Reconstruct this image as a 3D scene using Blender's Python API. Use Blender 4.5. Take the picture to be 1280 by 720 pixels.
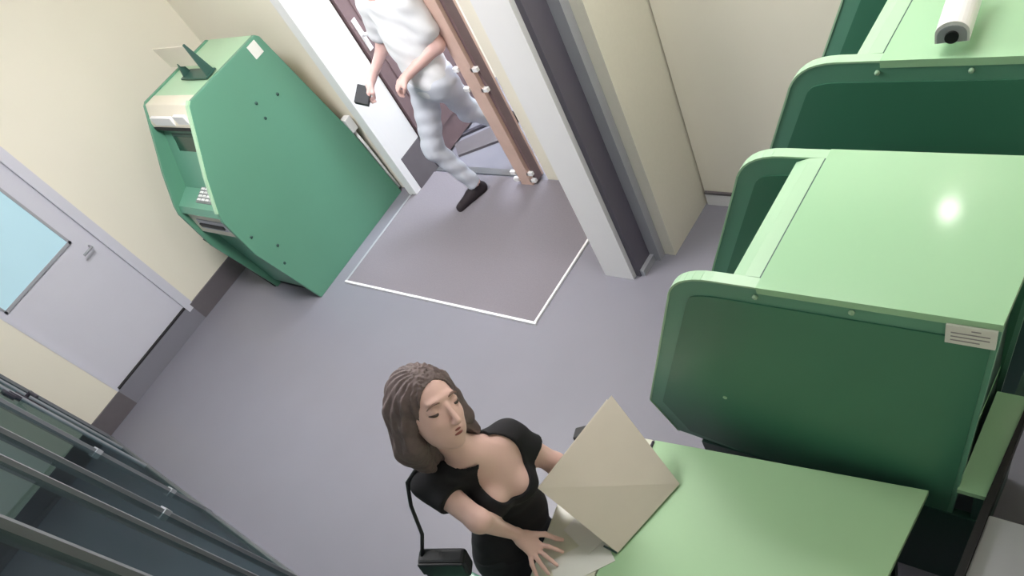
import bpy, bmesh, math, random
import numpy as np
from mathutils import Vector, Matrix

random.seed(7)
for o in list(bpy.data.objects):
    bpy.data.objects.remove(o)
SC = bpy.context.scene
COL = SC.collection

# ------------------------------------------------------------------ camera
cam_d = bpy.data.cameras.new('surveillance_view')
cam = bpy.data.objects.new('surveillance_view', cam_d)
COL.objects.link(cam)
cam_d.sensor_width = 36.0
cam_d.lens = 865.423 * 36.0 / 1280.0
cam_d.shift_x = -92.209 / 1280.0
cam_d.shift_y = 247.204 / 1280.0
cam_d.clip_start = 0.02
cam.matrix_world = Matrix((
    (0.79355931, -0.29285651, 0.53338418, 0.0),
    (0.48172214, 0.83790035, -0.25664526, 0.0),
    (-0.37176256, 0.4606062, 0.80599909, 3.0),
    (0, 0, 0, 1)))
SC.camera = cam

# ------------------------------------------------------------------ world, exposure
w = bpy.data.worlds.new('daylight')
SC.world = w
w.use_nodes = True
w.node_tree.nodes['Background'].inputs[0].default_value = (0.82, 0.92, 1.0, 1)
w.node_tree.nodes['Background'].inputs[1].default_value = 1.6
SC.view_settings.view_transform = 'Standard'
SC.view_settings.look = 'None'
SC.view_settings.gamma = 1.0
SC.view_settings.use_curve_mapping = False
SC.view_settings.exposure = 0.0

LAMP_DOOR = 50.0      # strength of the unseen panels added to light the room (see make_added_light)
LAMP_NEAR = 18.0
LAMP_VEST = 75.0
LAMP_CAM = 8.5

# ------------------------------------------------------------------ materials
def lin(c):
    return tuple(((v / 255.0) / 12.92 if v / 255.0 <= 0.04045 else ((v / 255.0 + 0.055) / 1.055) ** 2.4) for v in c) + (1,)

MATS = {}
def mat(name, rgb, rough=0.5, metal=0.0, var=0.06, scale=8.0, bump=0.0, bscale=200.0, spec=0.5, emit=None):
    if name in MATS:
        return MATS[name]
    m = bpy.data.materials.new(name)
    m.use_nodes = True
    nt = m.node_tree
    b = nt.nodes['Principled BSDF']
    tc = nt.nodes.new('ShaderNodeTexCoord')
    nz = nt.nodes.new('ShaderNodeTexNoise')
    nz.inputs['Scale'].default_value = scale
    nz.inputs['Detail'].default_value = 4
    nt.links.new(tc.outputs['Object'], nz.inputs['Vector'])
    r = nt.nodes.new('ShaderNodeMapRange')
    r.inputs[3].default_value = 1 - var
    r.inputs[4].default_value = 1 + var
    nt.links.new(nz.outputs[0], r.inputs[0])
    mx = nt.nodes.new('ShaderNodeMix')
    mx.data_type = 'RGBA'
    mx.blend_type = 'MULTIPLY'
    mx.inputs[0].default_value = 1.0
    mx.inputs[6].default_value = lin(rgb)
    nt.links.new(r.outputs[0], mx.inputs[7])
    nt.links.new(mx.outputs[2], b.inputs['Base Color'])
    b.inputs['Roughness'].default_value = rough
    b.inputs['Metallic'].default_value = metal
    b.inputs['Specular IOR Level'].default_value = spec
    if bump > 0:
        n2 = nt.nodes.new('ShaderNodeTexNoise')
        n2.inputs['Scale'].default_value = bscale
        nt.links.new(tc.outputs['Object'], n2.inputs['Vector'])
        bp = nt.nodes.new('ShaderNodeBump')
        bp.inputs['Strength'].default_value = bump
        bp.inputs['Distance'].default_value = 0.003
        nt.links.new(n2.outputs[0], bp.inputs['Height'])
        nt.links.new(bp.outputs[0], b.inputs['Normal'])
    if emit:
        b.inputs['Emission Color'].default_value = lin(emit[0])
        b.inputs['Emission Strength'].default_value = emit[1]
    MATS[name] = m
    return m

def glass_mat(name, tint, gloss=0.12):
    m = bpy.data.materials.new(name)
    m.use_nodes = True
    nt = m.node_tree
    for n in list(nt.nodes):
        if n.type != 'OUTPUT_MATERIAL':
            nt.nodes.remove(n)
    out = nt.nodes['Material Output']
    t = nt.nodes.new('ShaderNodeBsdfTransparent')
    t.inputs[0].default_value = lin(tint)
    g = nt.nodes.new('ShaderNodeBsdfGlossy')
    g.inputs['Roughness'].default_value = 0.03
    nz = nt.nodes.new('ShaderNodeTexNoise')
    nz.inputs['Scale'].default_value = 3
    mr = nt.nodes.new('ShaderNodeMapRange')
    mr.inputs[3].default_value = gloss * 0.7
    mr.inputs[4].default_value = gloss * 1.3
    nt.links.new(nz.outputs[0], mr.inputs[0])
    mx = nt.nodes.new('ShaderNodeMixShader')
    nt.links.new(mr.outputs[0], mx.inputs[0])
    nt.links.new(t.outputs[0], mx.inputs[1])
    nt.links.new(g.outputs[0], mx.inputs[2])
    nt.links.new(mx.outputs[0], out.inputs[0])
    return m

M_floor = mat('floor_vinyl', (130, 129, 140), 0.42, var=0.05, scale=3, bump=0.05, bscale=300)
M_mat = mat('entrance_carpet', (126, 121, 129), 0.95, var=0.10, scale=90, bump=0.6, bscale=350)
M_cream = mat('cream_paint', (240, 235, 220), 0.7, var=0.02, scale=2)
M_cream2 = mat('cream_textured', (228, 224, 210), 0.7, var=0.03, scale=60, bump=0.15, bscale=120)
M_white = mat('white_paint', (232, 232, 234), 0.45, var=0.02)
M_doorwhite = mat('white_door_paint', (214, 214, 226), 0.4, var=0.02)
M_skirt = mat('grey_skirting_tile', (104, 99, 104), 0.5, var=0.08, scale=20)
M_dgrey = mat('dark_grey_plastic', (66, 64, 74), 0.4, var=0.06)
M_lgrey = mat('light_grey_metal', (176, 178, 186), 0.4, 0.2)
M_alu = mat('aluminium', (150, 154, 158), 0.35, 0.7)
M_infill = mat('grey_infill_panel', (98, 94, 107), 0.4, var=0.05)
M_stile = mat('dull_stile_metal', (134, 137, 143), 0.5, 0.3)
M_desk = mat('desk_laminate', (166, 204, 160), 0.38, var=0.03, scale=3)
M_cstrip = mat('cream_edge_laminate', (222, 223, 206), 0.3, var=0.02)
M_black = mat('black_rubber', (22, 22, 26), 0.6)
M_green = mat('green_laminate', (68, 124, 101), 0.34, var=0.05, scale=4)
M_green2 = mat('mid_green_laminate', (100, 154, 132), 0.36, var=0.05, scale=4)
M_lgreen = mat('light_green_laminate', (164, 207, 168), 0.11, var=0.02, scale=3)
M_pgreen = mat('pale_green_edge', (172, 209, 176), 0.3, var=0.02)
M_agreen = mat('machine_green_paint', (92, 146, 122), 0.38, var=0.05, scale=3)
M_dgreen = mat('deep_green_laminate', (46, 82, 74), 0.4, var=0.05)
M_brown = mat('brown_wood', (118, 98, 102), 0.5, var=0.12, scale=14)
M_orange = mat('orange_wood', (208, 178, 166), 0.5, var=0.12, scale=12)
M_plastic_w = mat('white_plastic', (236, 236, 238), 0.35, var=0.02)
M_plastic_c = mat('cream_plastic', (222, 216, 200), 0.4, var=0.03)
M_card = mat('cream_card', (216, 207, 194), 0.75, var=0.03, scale=10)
M_paper = mat('white_paper', (225, 226, 220), 0.8, var=0.03)
M_screen = mat('dark_screen', (24, 62, 50), 0.15)
M_glass = glass_mat('tinted_glass', (200, 214, 216), 0.10)
M_winglass = mat('frosted_window_pane', (176, 210, 222), 0.25, var=0.04, scale=2, emit=((190, 226, 240), 0.28))  # emission stands in for daylight coming through the pane
M_skin = mat('skin', (238, 198, 190), 0.5, var=0.03, scale=25)
M_skin2 = mat('skin_reddish', (222, 184, 178), 0.5, var=0.04, scale=25)
M_hair = mat('brown_hair', (106, 91, 91), 0.55, var=0.25, scale=70)
M_hair2 = mat('dark_hair', (48, 40, 38), 0.6, var=0.25, scale=60)
M_lip = mat('lips', (160, 92, 88), 0.45)
M_brow = mat('eyebrow_hair', (142, 112, 104), 0.7)
M_eye = mat('eye_dark', (62, 44, 40), 0.3)
M_top = mat('black_jersey', (26, 25, 31), 0.85, var=0.15, scale=40)
M_trous = mat('charcoal_cloth', (34, 36, 42), 0.85, var=0.1, scale=40)
M_bag = mat('dark_leather', (22, 26, 32), 0.45, var=0.1, scale=30)
M_tee = mat('white_cotton', (232, 234, 240), 0.85, var=0.03, scale=20)
M_jeans = mat('pale_grey_cotton', (204, 209, 222), 0.85, var=0.05, scale=25)
M_shoe = mat('dark_suede', (40, 32, 38), 0.8)
M_ceil = mat('white_ceiling', (232, 232, 228), 0.8, var=0.01)
M_ink = mat('grey_print', (150, 146, 150), 0.8)

# ------------------------------------------------------------------ helpers
def link(name, bm, m, parent=None, smooth=False, bevel=0.0, seg=2):
    if bevel > 0:
        bmesh.ops.bevel(bm, geom=[e for e in bm.edges if e.calc_length() > bevel * 2.2], offset=bevel, segments=seg, profile=0.6, affect='EDGES', clamp_overlap=True)
    bmesh.ops.recalc_face_normals(bm, faces=bm.faces)
    me = bpy.data.meshes.new(name)
    bm.to_mesh(me)
    bm.free()
    me.materials.append(m)
    if smooth:
        for p in me.polygons:
            p.use_smooth = True
    o = bpy.data.objects.new(name, me)
    COL.objects.link(o)
    o.parent = parent
    return o

def bx(bm, x0, x1, y0, y1, z0, z1):
    vs = [bm.verts.new((x, y, z)) for x in (x0, x1) for y in (y0, y1) for z in (z0, z1)]
    for f in ((0, 1, 3, 2), (4, 6, 7, 5), (0, 4, 5, 1), (2, 3, 7, 6), (0, 2, 6, 4), (1, 5, 7, 3)):
        bm.faces.new([vs[i] for i in f])
    return vs

def box(name, m, x0, x1, y0, y1, z0, z1, parent=None, bevel=0.0):
    bm = bmesh.new()
    bx(bm, x0, x1, y0, y1, z0, z1)
    return link(name, bm, m, parent, bevel=bevel)

def add_prism(bm, pts, axis, a0, a1):
    """extrude a polygon along an axis: axis 'x' -> pts are (y,z); 'y' -> (x,z); 'z' -> (x,y)"""
    def P(u, v, a):
        return {'x': (a, u, v), 'y': (u, a, v), 'z': (u, v, a)}[axis]
    A = [bm.verts.new(P(u, v, a0)) for u, v in pts]
    B = [bm.verts.new(P(u, v, a1)) for u, v in pts]
    bm.faces.new(A)
    bm.faces.new(B)
    n = len(pts)
    for i in range(n):
        bm.faces.new((A[i], A[(i + 1) % n], B[(i + 1) % n], B[i]))

def prism(name, m, pts, axis, a0, a1, parent=None, bevel=0.0):
    bm = bmesh.new()
    add_prism(bm, pts, axis, a0, a1)
    return link(name, bm, m, parent, bevel=bevel)

def add_tube(bm, pts, r, n=10, cap=True):
    pts = [Vector(p) for p in pts]
    rs = r if isinstance(r, (list, tuple)) else [r] * len(pts)
    rings = []
    ref = Vector((0.13, 0.31, 0.94)).normalized()
    for i, p in enumerate(pts):
        d = (pts[min(i + 1, len(pts) - 1)] - pts[max(i - 1, 0)]).normalized()
        a = d.cross(ref)
        if a.length < 0.1:
            a = d.cross(Vector((1, 0, 0)))
        a.normalize()
        b = d.cross(a)
        rings.append([bm.verts.new(p + (a * math.cos(t) + b * math.sin(t)) * rs[i]) for t in [2 * math.pi * k / n for k in range(n)]])
    for A, B in zip(rings, rings[1:]):
        for k in range(n):
            bm.faces.new((A[k], A[(k + 1) % n], B[(k + 1) % n], B[k]))
    if cap:
        bm.faces.new(rings[0])
        bm.faces.new(rings[-1])

def tube(name, m, pts, r, parent=None, n=10):
    bm = bmesh.new()
    add_tube(bm, pts, r, n)
    return link(name, bm, m, parent, smooth=True)

def tag(o, label, cat, group=None):
    o['label'] = label
    o['category'] = cat
    if group:
        o['group'] = group
    return o

def thing(name, label, cat, loc=(0, 0, 0), group=None):
    o = bpy.data.objects.new(name, None)
    o.empty_display_size = 0.1
    COL.objects.link(o)
    o.location = loc
    return tag(o, label, cat, group)

def adopt(root):
    """children were built in world coordinates: keep them there"""
    inv = Matrix.Translation(root.location).inverted()
    for c in root.children:
        c.matrix_parent_inverse = inv

def struct(o):
    o['kind'] = 'structure'
    return o

# ------------------------------------------------------------------ room shell
XL, XR = -6.38, 0.13      # left and right wall planes
YF, YB = -1.7, 3.0        # near and far wall planes
ZC = 3.3
fl = struct(box('floor', M_floor, XL - 0.3, XR + 0.2, YF - 0.2, 5.2, -0.12, 0.0))
struct(box('ceiling', M_ceil, XL - 0.2, XR + 0.2, YF - 0.2, 5.2, ZC, ZC + 0.1))
struct(box('wall_right', M_cream, XR, XR + 0.15, YF, YB + 0.15, 0, ZC))
struct(box('wall_front', M_cream, XL, XR, YF - 0.15, YF, 0, ZC))
# left wall with an opening for the white door
DY0, DY1, DZ0, DZ1 = 0.262, 1.20, 0.17, 2.30
bm = bmesh.new()
bx(bm, XL - 0.18, XL, YF, DY0, 0, ZC)
bx(bm, XL - 0.18, XL, DY1, YB + 0.1, 0, ZC)
bx(bm, XL - 0.18, XL, DY0, DY1, DZ1, ZC)
bx(bm, XL - 0.18, XL, DY0, DY1, 0, DZ0 - 0.06)
struct(link('wall_left', bm, M_cream))
struct(box('baseboard_left', M_skirt, XL, XL + 0.014, DY1 + 0.0, 2.87, 0, 0.17))
struct(box('baseboard_left_near', M_skirt, XL, XL + 0.014, YF, DY0, 0, 0.17))
struct(box('trim_1', M_floor, XL - 0.15, XL + 0.010, DY0, DY1, 0, DZ0))
# far wall: left part (behind the cash machine), right part (behind the booths), lintel over the doorway
bm = bmesh.new()
bx(bm, XL, -4.90, 2.89, 3.14, 0, ZC)
bx(bm, -3.64, -2.25, 3.10, 3.25, 0, ZC)
bx(bm, -4.90, -3.64, 3.0, 3.16, 2.2, ZC)
bx(bm, -2.25, XR + 0.15, YB, YB + 0.15, 0, ZC)
struct(link('wall_back', bm, M_cream))
bb = struct(box('baseboard_back', M_white, -2.245, XR, YB - 0.012, YB, 0, 0.085))
box('cap', M_skirt, -2.245, XR, YB - 0.016, YB, 0.085, 0.10, bb)
# white casing at the left of the doorway, with its grey kick plate
tr = struct(box('trim_2', M_white, -4.90, -4.874, 2.886, 3.14, 0.30, 2.3))
box('kick_plate', M_skirt, -4.90, -4.868, 2.888, 3.135, 0.0, 0.30, tr)
box('front_face', M_white, -4.965, -4.87, 2.815, 2.885, 0.0, 2.3, tr, bevel=0.004)
box('casing_edge', M_plastic_w, -4.985, -4.963, 2.825, 2.89, 0.0, 2.3, tr)
# side wall of the entrance lobby with white post, dark infill
wv = struct(box('wall_lobby', M_cream2, -2.60, -2.26, 2.56, 3.1, 0, ZC))
po = struct(box('trim_3', M_white, -2.66, -2.44, 2.33, 2.362, 0, ZC))
box('dark_infill', M_infill, -2.65, -2.405, 2.362, 2.505, 0, ZC, po)
box('inner_post', M_lgrey, -2.64, -2.335, 2.505, 2.56, 0, ZC, po)
box('shoe', M_lgrey, -2.404, -2.375, 2.37, 2.51, 0, 0.045, po)

# lobby behind the doorway
struct(box('wall_lobby_left', M_cream, -5.15, -5.0, 3.14, 5.0, 0, ZC))
struct(box('wall_lobby_right', M_cream2, -3.45, -3.3, 3.25, 4.4, 0, ZC))
th = struct(prism('trim_4', M_skirt, [(-4.72, 3.27), (-4.27, 3.53), (-4.49, 3.68), (-4.86, 3.40)], 'z', 0, 0.02))
struct(prism('trim_5', M_dgrey, [(-4.90, 3.47), (-4.62, 3.66), (-4.65, 3.685), (-4.93, 3.50)], 'z', 0, 0.02))
struct(box('trim_6', M_alu, -4.86, -3.82, 3.10, 3.16, 0, 0.012))

# wooden right jamb of the doorway
jb = struct(box('trim_7', M_orange, -3.84, -3.725, 3.02, 3.16, 0.0, 2.2))
box('inner_stop', M_orange, -3.855, -3.83, 3.08, 3.13, 0.02, 2.2, jb)
box('outer_stile', M_brown, -3.725, -3.70, 3.05, 3.12, 0.02, 2.2, jb)
for z in (0.05, 0.11, 0.78, 0.92, 1.85):
    box('hinge', M_plastic_w, -3.882, -3.835, 3.005, 3.03, z, z + 0.025, jb)
    box('hinge', M_plastic_w, -3.74, -3.685, 3.02, 3.045, z - 0.015, z + 0.01, jb)

# open brown door leaf, standing along the lobby
dl = struct(box('door_2', M_brown, -4.90, -4.855, 3.16, 4.06, 0.02, 2.15))
for (y0, y1, z0, z1) in ((3.26, 3.96, 0.2, 0.95), (3.26, 3.96, 1.15, 2.0)):
    box('panel', M_brown, -4.857, -4.845, y0, y1, z0, z1, dl, bevel=0.006)
box('lock_plate', M_plastic_w, -4.857, -4.85, 3.185, 3.225, 0.98, 1.20, dl)
tube('handle', M_plastic_w, [(-4.855, 3.205, 1.09), (-4.80, 3.205, 1.09), (-4.79, 3.25, 1.09), (-4.79, 3.34, 1.085)], 0.013, dl)

# white door in the left wall with a frosted pane
dr = struct(box('door_1', M_doorwhite, XL - 0.07, XL - 0.025, DY0 + 0.02, DY1 - 0.05, DZ0, DZ1 - 0.03))
bm = bmesh.new()
bx(bm, XL - 0.03, XL + 0.012, DY1 - 0.05, DY1 + 0.03, DZ0 - 0.04, DZ1)
bx(bm, XL - 0.03, XL + 0.004, DY0 - 0.005, DY0 + 0.02, DZ0 - 0.04, DZ1)
bx(bm, XL - 0.03, XL + 0.008, DY0 - 0.005, DY1 + 0.03, DZ1 - 0.03, DZ1 + 0.03)
link('door_frame', bm, M_doorwhite, dr)
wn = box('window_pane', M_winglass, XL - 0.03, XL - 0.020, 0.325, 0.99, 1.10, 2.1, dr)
bm = bmesh.new()
for (y0, y1, z0, z1) in ((0.31, 0.325, 1.08, 2.12), (0.99, 1.01, 1.08, 2.12), (0.31, 1.01, 1.08, 1.10), (0.31, 1.01, 2.10, 2.12)):
    bx(bm, XL - 0.03, XL - 0.012, y0, y1, z0, z1)
link('pane_bead', bm, M_lgrey, wn)
box('threshold', M_black, XL - 0.06, XL + 0.004, DY0 + 0.01, DY1 - 0.03, DZ0, DZ0 + 0.011, dr)
tube('handle', M_lgrey, [(XL - 0.025, 1.07, 0.98), (XL + 0.03, 1.07, 0.98), (XL + 0.03, 0.98, 0.98)], 0.009, dr)

# entrance mat
mt = thing('floor_mat', 'grey-brown ribbed entrance mat with a thin white edge strip before the doorway', 'mat', (-3.93, 2.45, 0))
box('carpet', M_mat, -4.93, -2.955, 1.87, 3.08, 0.0, 0.012, mt)
bm = bmesh.new()
bx(bm, -4.95, -2.935, 1.855, 1.872, 0.0, 0.015)
link('edge_strip', bm, M_plastic_w, mt)
box('edge_strip', M_plastic_w, -2.956, -2.940, 1.872, 3.08, 0.0, 0.015, mt)
box('edge_strip', M_lgrey, -4.95, -4.93, 1.872, 2.80, 0.0, 0.014, mt)
adopt(mt)

# ------------------------------------------------------------------ ceiling light panels added out of view to light the room
def make_added_light(loc, w, d, strength, label, col=(255, 251, 249)):
    t = thing('added_ceiling_light', label, 'light', loc, 'added ceiling light panels')
    x, y, z = loc
    bm = bmesh.new()
    for (x0, x1, y0, y1) in ((x - w / 2 - .03, x - w / 2, y - d / 2 - .03, y + d / 2 + .03), (x + w / 2, x + w / 2 + .03, y - d / 2 - .03, y + d / 2 + .03),
                             (x - w / 2, x + w / 2, y - d / 2 - .03, y - d / 2), (x - w / 2, x + w / 2, y + d / 2, y + d / 2 + .03)):
        bx(bm, x0, x1, y0, y1, z - 0.05, z)
    link('frame', bm, M_plastic_w, t)
    em = mat('diffuser_%d' % len(MATS), (240, 240, 240), 0.5, emit=(col, strength))
    box('diffuser', em, x - w / 2, x + w / 2, y - d / 2, y + d / 2, z - 0.04, z - 0.01, t)
    adopt(t)
make_added_light((-3.8, 1.3, ZC), 1.2, 0.6, LAMP_DOOR, 'added unseen white ceiling light panel above the entrance mat')  # added unseen panel, makes the door end the brightest
make_added_light((-1.5, 2.1, ZC), 1.2, 0.5, LAMP_NEAR, 'added unseen white ceiling light panel beside the booths')  # added unseen panel, lights the booths and far wall
make_added_light((-2.4, -0.5, ZC), 1.2, 0.4, LAMP_CAM, 'added unseen white light panel brightening the booth fronts and the woman')  # added unseen panel, brightens booth sides facing the camera and the woman
make_added_light((-4.2, 3.9, ZC), 0.9, 0.6, LAMP_VEST, 'added unseen light panel standing in for daylight beyond the doorway', (236, 244, 255))  # added unseen panel in place of daylight in the lobby

# small round wall lamp whose reflection shows on the nearer booth
lp = thing('wall_lamp', 'small round globe lamp high on the far wall above the booths', 'lamp', (-0.80, 3.0, 2.93))
bm = bmesh.new()
bmesh.ops.create_uvsphere(bm, u_segments=24, v_segments=14, radius=0.046, matrix=Matrix.Translation((-0.775, 2.80, 2.92)))
link('globe', bm, mat('globe_glow', (255, 255, 250), 0.4, emit=((255, 252, 245), 26)), lp, smooth=True)
tube('arm', M_lgrey, [(-0.775, 3.0, 2.99), (-0.775, 2.90, 3.0), (-0.775, 2.80, 2.99), (-0.775, 2.80, 2.965)], 0.010, lp)
adopt(lp)

# ------------------------------------------------------------------ cash machine
def cash_machine():
    t = thing('cash_machine', 'green self-service cash machine standing against the cream left wall', 'cash machine', (-5.42, 2.2, 0))
    X1, X0 = -5.10, -5.76
    prof = [(1.675, 0.0), (2.845, 0.0), (2.80, 0.62), (2.665, 1.46), (2.64, 1.485), (1.985, 1.50), (1.955, 1.485), (1.70, 1.15), (1.575, 0.955), (1.553, 0.90), (1.548, 0.60)]
    for xa, xb in ((X1 - 0.035, X1), (X0, X0 + 0.03)):
        sp = prism('side_panel', M_agreen, prof, 'x', xa, xb, t, bevel=0.004)
        if xb == X1:
            # pale front edge strip, sticker and screw caps are on this side
            e = [(1.985, 1.50), (1.955, 1.485), (1.70, 1.15), (1.575, 0.955)]
            bm = bmesh.new()
            for (a, b) in zip(e, e[1:]):
                d = Vector((b[0] - a[0], b[1] - a[1])).normalized()
                n = Vector((d.y, -d.x))
                if n.x > 0:
                    n = -n
                q = [a, b, (b[0] + n.x * .010, b[1] + n.y * .010), (a[0] + n.x * .010, a[1] + n.y * .010)]
                add_prism(bm, q, 'x', xa - 0.004, xb - 0.004)
            link('edge_strip', bm, M_pgreen, sp)
            st = prism('sticker', M_paper, [(2.54, 1.385), (2.62, 1.385), (2.615, 1.47), (2.535, 1.47)], 'x', X1, X1 + 0.004, sp)
            for (y, z) in ((2.33, 1.22), (2.50, 1.16), (2.31, 1.12), (1.62, 0.70), (1.72, 0.52), (1.66, 0.40)):
                tube('screw_cap', M_dgreen, [(X1 - 0.002, y, z), (X1 + 0.004, y, z)], 0.011, sp, 8)
    ix0, ix1 = X0 + 0.03, X1 - 0.035
    # core body behind the fascia
    prism('cabinet', M_agreen, [(1.80, 0.04), (2.76, 0.04), (2.60, 1.40), (2.10, 1.40), (1.95, 1.10)], 'x', ix0, ix1, t)
    prism('top_cover', M_pgreen, [(2.02, 1.455), (2.64, 1.44), (2.655, 1.475), (1.985, 1.49)], 'x', ix0, ix1, t)
    # header with the lit logo window
    hd = prism('header', M_plastic_c, [(1.965, 1.49), (2.06, 1.49), (2.06, 1.36), (1.895, 1.37), (1.90, 1.395)], 'x', ix0 - 0.045, ix1, t, bevel=0.006)
    box('header_window', M_plastic_w, ix0 + 0.06, ix1 - 0.25, 1.895, 1.92, 1.385, 1.44, hd)
    box('header_window', M_plastic_w, ix1 - 0.20, ix1 - 0.05, 1.90, 1.925, 1.39, 1.45, hd)
    box('shadow_strip', M_black, ix0, ix1, 1.89, 1.95, 1.35, 1.37, hd)  # solid black strip stands in for the shade below the header
    # sloped fascia with screen
    prism('fascia', M_green2, [(1.95, 1.36), (2.05, 1.36), (1.85, 0.98), (1.74, 0.98)], 'x', ix0, ix1, t)
    sc = prism('screen', M_screen, [(1.905, 1.29), (1.93, 1.29), (1.83, 1.07), (1.80, 1.07)], 'x', ix0 + 0.13, ix1 - 0.17, t)
    prism('bezel', M_dgreen, [(1.915, 1.305), (1.935, 1.305), (1.825, 1.055), (1.808, 1.055)], 'x', ix0 + 0.11, ix1 - 0.15, sc)
    sl = prism('card_slot', M_plastic_w, [(1.85, 1.26), (1.90, 1.26), (1.86, 1.20), (1.82, 1.20)], 'x', ix1 - 0.13, ix1 - 0.04, t)
    box('slot_mouth', M_black, ix1 - 0.12, ix1 - 0.05, 1.825, 1.86, 1.222, 1.232, sl)
    prism('receipt_slot', M_plastic_w, [(1.79, 1.10), (1.84, 1.10), (1.81, 1.06), (1.77, 1.06)], 'x', ix1 - 0.13, ix1 - 0.04, t)
    # keypad shelf
    sh = prism('keypad_shelf', M_green2, [(1.78, 1.00), (1.60, 0.945), (1.575, 0.90), (1.78, 0.88)], 'x', ix0, ix1, t)
    kp = prism('keypad', M_alu, [(1.76, 1.004), (1.64, 0.967), (1.64, 0.95), (1.76, 0.985)], 'x', ix0 + 0.24, ix1 - 0.12, t)
    for i in range(4):
        for j in range(4):
            xk = ix0 + 0.255 + j * 0.056
            yk = 1.652 + i * 0.026
            zk = 0.967 + (yk - 1.64) * 0.308
            box('key', M_plastic_w, xk, xk + 0.042, yk, yk + 0.018, zk, zk + 0.006, kp)
    prism('lower_lip', M_plastic_c, [(1.60, 0.90), (1.58, 0.72), (1.66, 0.70), (1.80, 0.88)], 'x', ix0 + 0.01, ix1, t)
    ds = prism('cash_dispenser', M_lgrey, [(1.585, 0.84), (1.60, 0.84), (1.60, 0.77), (1.575, 0.77)], 'x', ix0 + 0.1, ix1 - 0.1, t)
    box('dispenser_mouth', M_black, ix0 + 0.13, ix1 - 0.13, 1.568, 1.59, 0.79, 0.815, ds)
    # safe door and plinth
    sd = prism('safe_door', M_green2, [(1.64, 0.70), (1.70, 0.06), (1.80, 0.06), (1.80, 0.70)], 'x', ix0, ix1, t)
    tube('safe_handle', M_lgrey, [(ix1 - 0.14, 1.68, 0.52), (ix1 - 0.14, 1.635, 0.50), (ix1 - 0.14, 1.65, 0.36), (ix1 - 0.14, 1.695, 0.36)], 0.011, sd)
    box('plinth', M_black, ix0 + 0.005, ix1 - 0.005, 1.72, 2.80, 0.0, 0.06, t)
    prism('corner_guard', M_black, [(1.545, 0.66), (1.668, 0.0), (1.69, 0.0), (1.565, 0.66)], 'x', X0 - 0.012, X0, t)
    # rear housing with its junction box and cable
    rh = prism('rear_housing', M_plastic_c, [(2.655, 1.20), (2.71, 1.16), (2.81, 0.70), (2.76, 0.62)], 'x', ix0 + 0.08, X1 - 0.05, t, bevel=0.006)
    box('junction_box', M_plastic_w, X1 - 0.06, X1 + 0.01, 2.80, 2.865, 0.60, 0.71, rh, bevel=0.006)
    tube('cable', M_plastic_w, [(X1 - 0.02, 2.83, 0.60), (X1 - 0.015, 2.84, 0.45), (X1 - 0.02, 2.852, 0.22), (X1 - 0.02, 2.862, 0.03)], 0.012, rh)
    adopt(t)
cash_machine()

sg = thing('sign_holder', 'small cream card in a green holder on top of the cash machine', 'sign', (-5.33, 2.2, 1.48))
prism('card', M_card, [(2.25, 1.555), (2.235, 1.690), (2.241, 1.691), (2.256, 1.556)], 'x', -5.62, -5.19, sg)
prism('support', M_dgreen, [(2.29, 1.502), (2.245, 1.70), (2.232, 1.70), (2.22, 1.502)], 'x', -5.188, -5.176, sg)
prism('support', M_dgreen, [(2.285, 1.502), (2.262, 1.60), (2.257, 1.60), (2.22, 1.502)], 'x', -5.50, -5.485, sg)
box('foot', M_dgreen, -5.51, -5.17, 2.20, 2.30, 1.494, 1.503, sg)
adopt(sg)

# ------------------------------------------------------------------ booths
def round_profile(x_back, top, x_round, z_round, x_front, z_front, x_ch, z_ch, z_bot, off=0.0):
    """outline in (x,z) of a booth side panel, front towards -x"""
    pts = [(x_back - 0.055, z_bot), (x_back, top - off)]
    xs = x_round + 0.17
    n = 8
    # rounded front top corner between (xs, top) and (x_round, z_round), tangent to the slanting front edge
    c = (x_round + 0.035, top)
    for i in range(n + 1):
        s = i / n
        p = [(1 - s) ** 2 * a + 2 * s * (1 - s) * b + s * s * d for a, b, d in zip((xs, top), c, (x_round, z_round))]
        nx, nz = s, 1 - s
        L = math.hypot(nx, nz)
        pts.append((p[0] + off * nx / L, p[1] - off * nz / L))
    pts.append((x_front + off, z_front + off * 0.3))
    pts.append((x_ch + off, z_ch))
    if z_ch > z_bot:
        pts.append((x_ch + off + 0.25, z_bot))
    return pts

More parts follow.
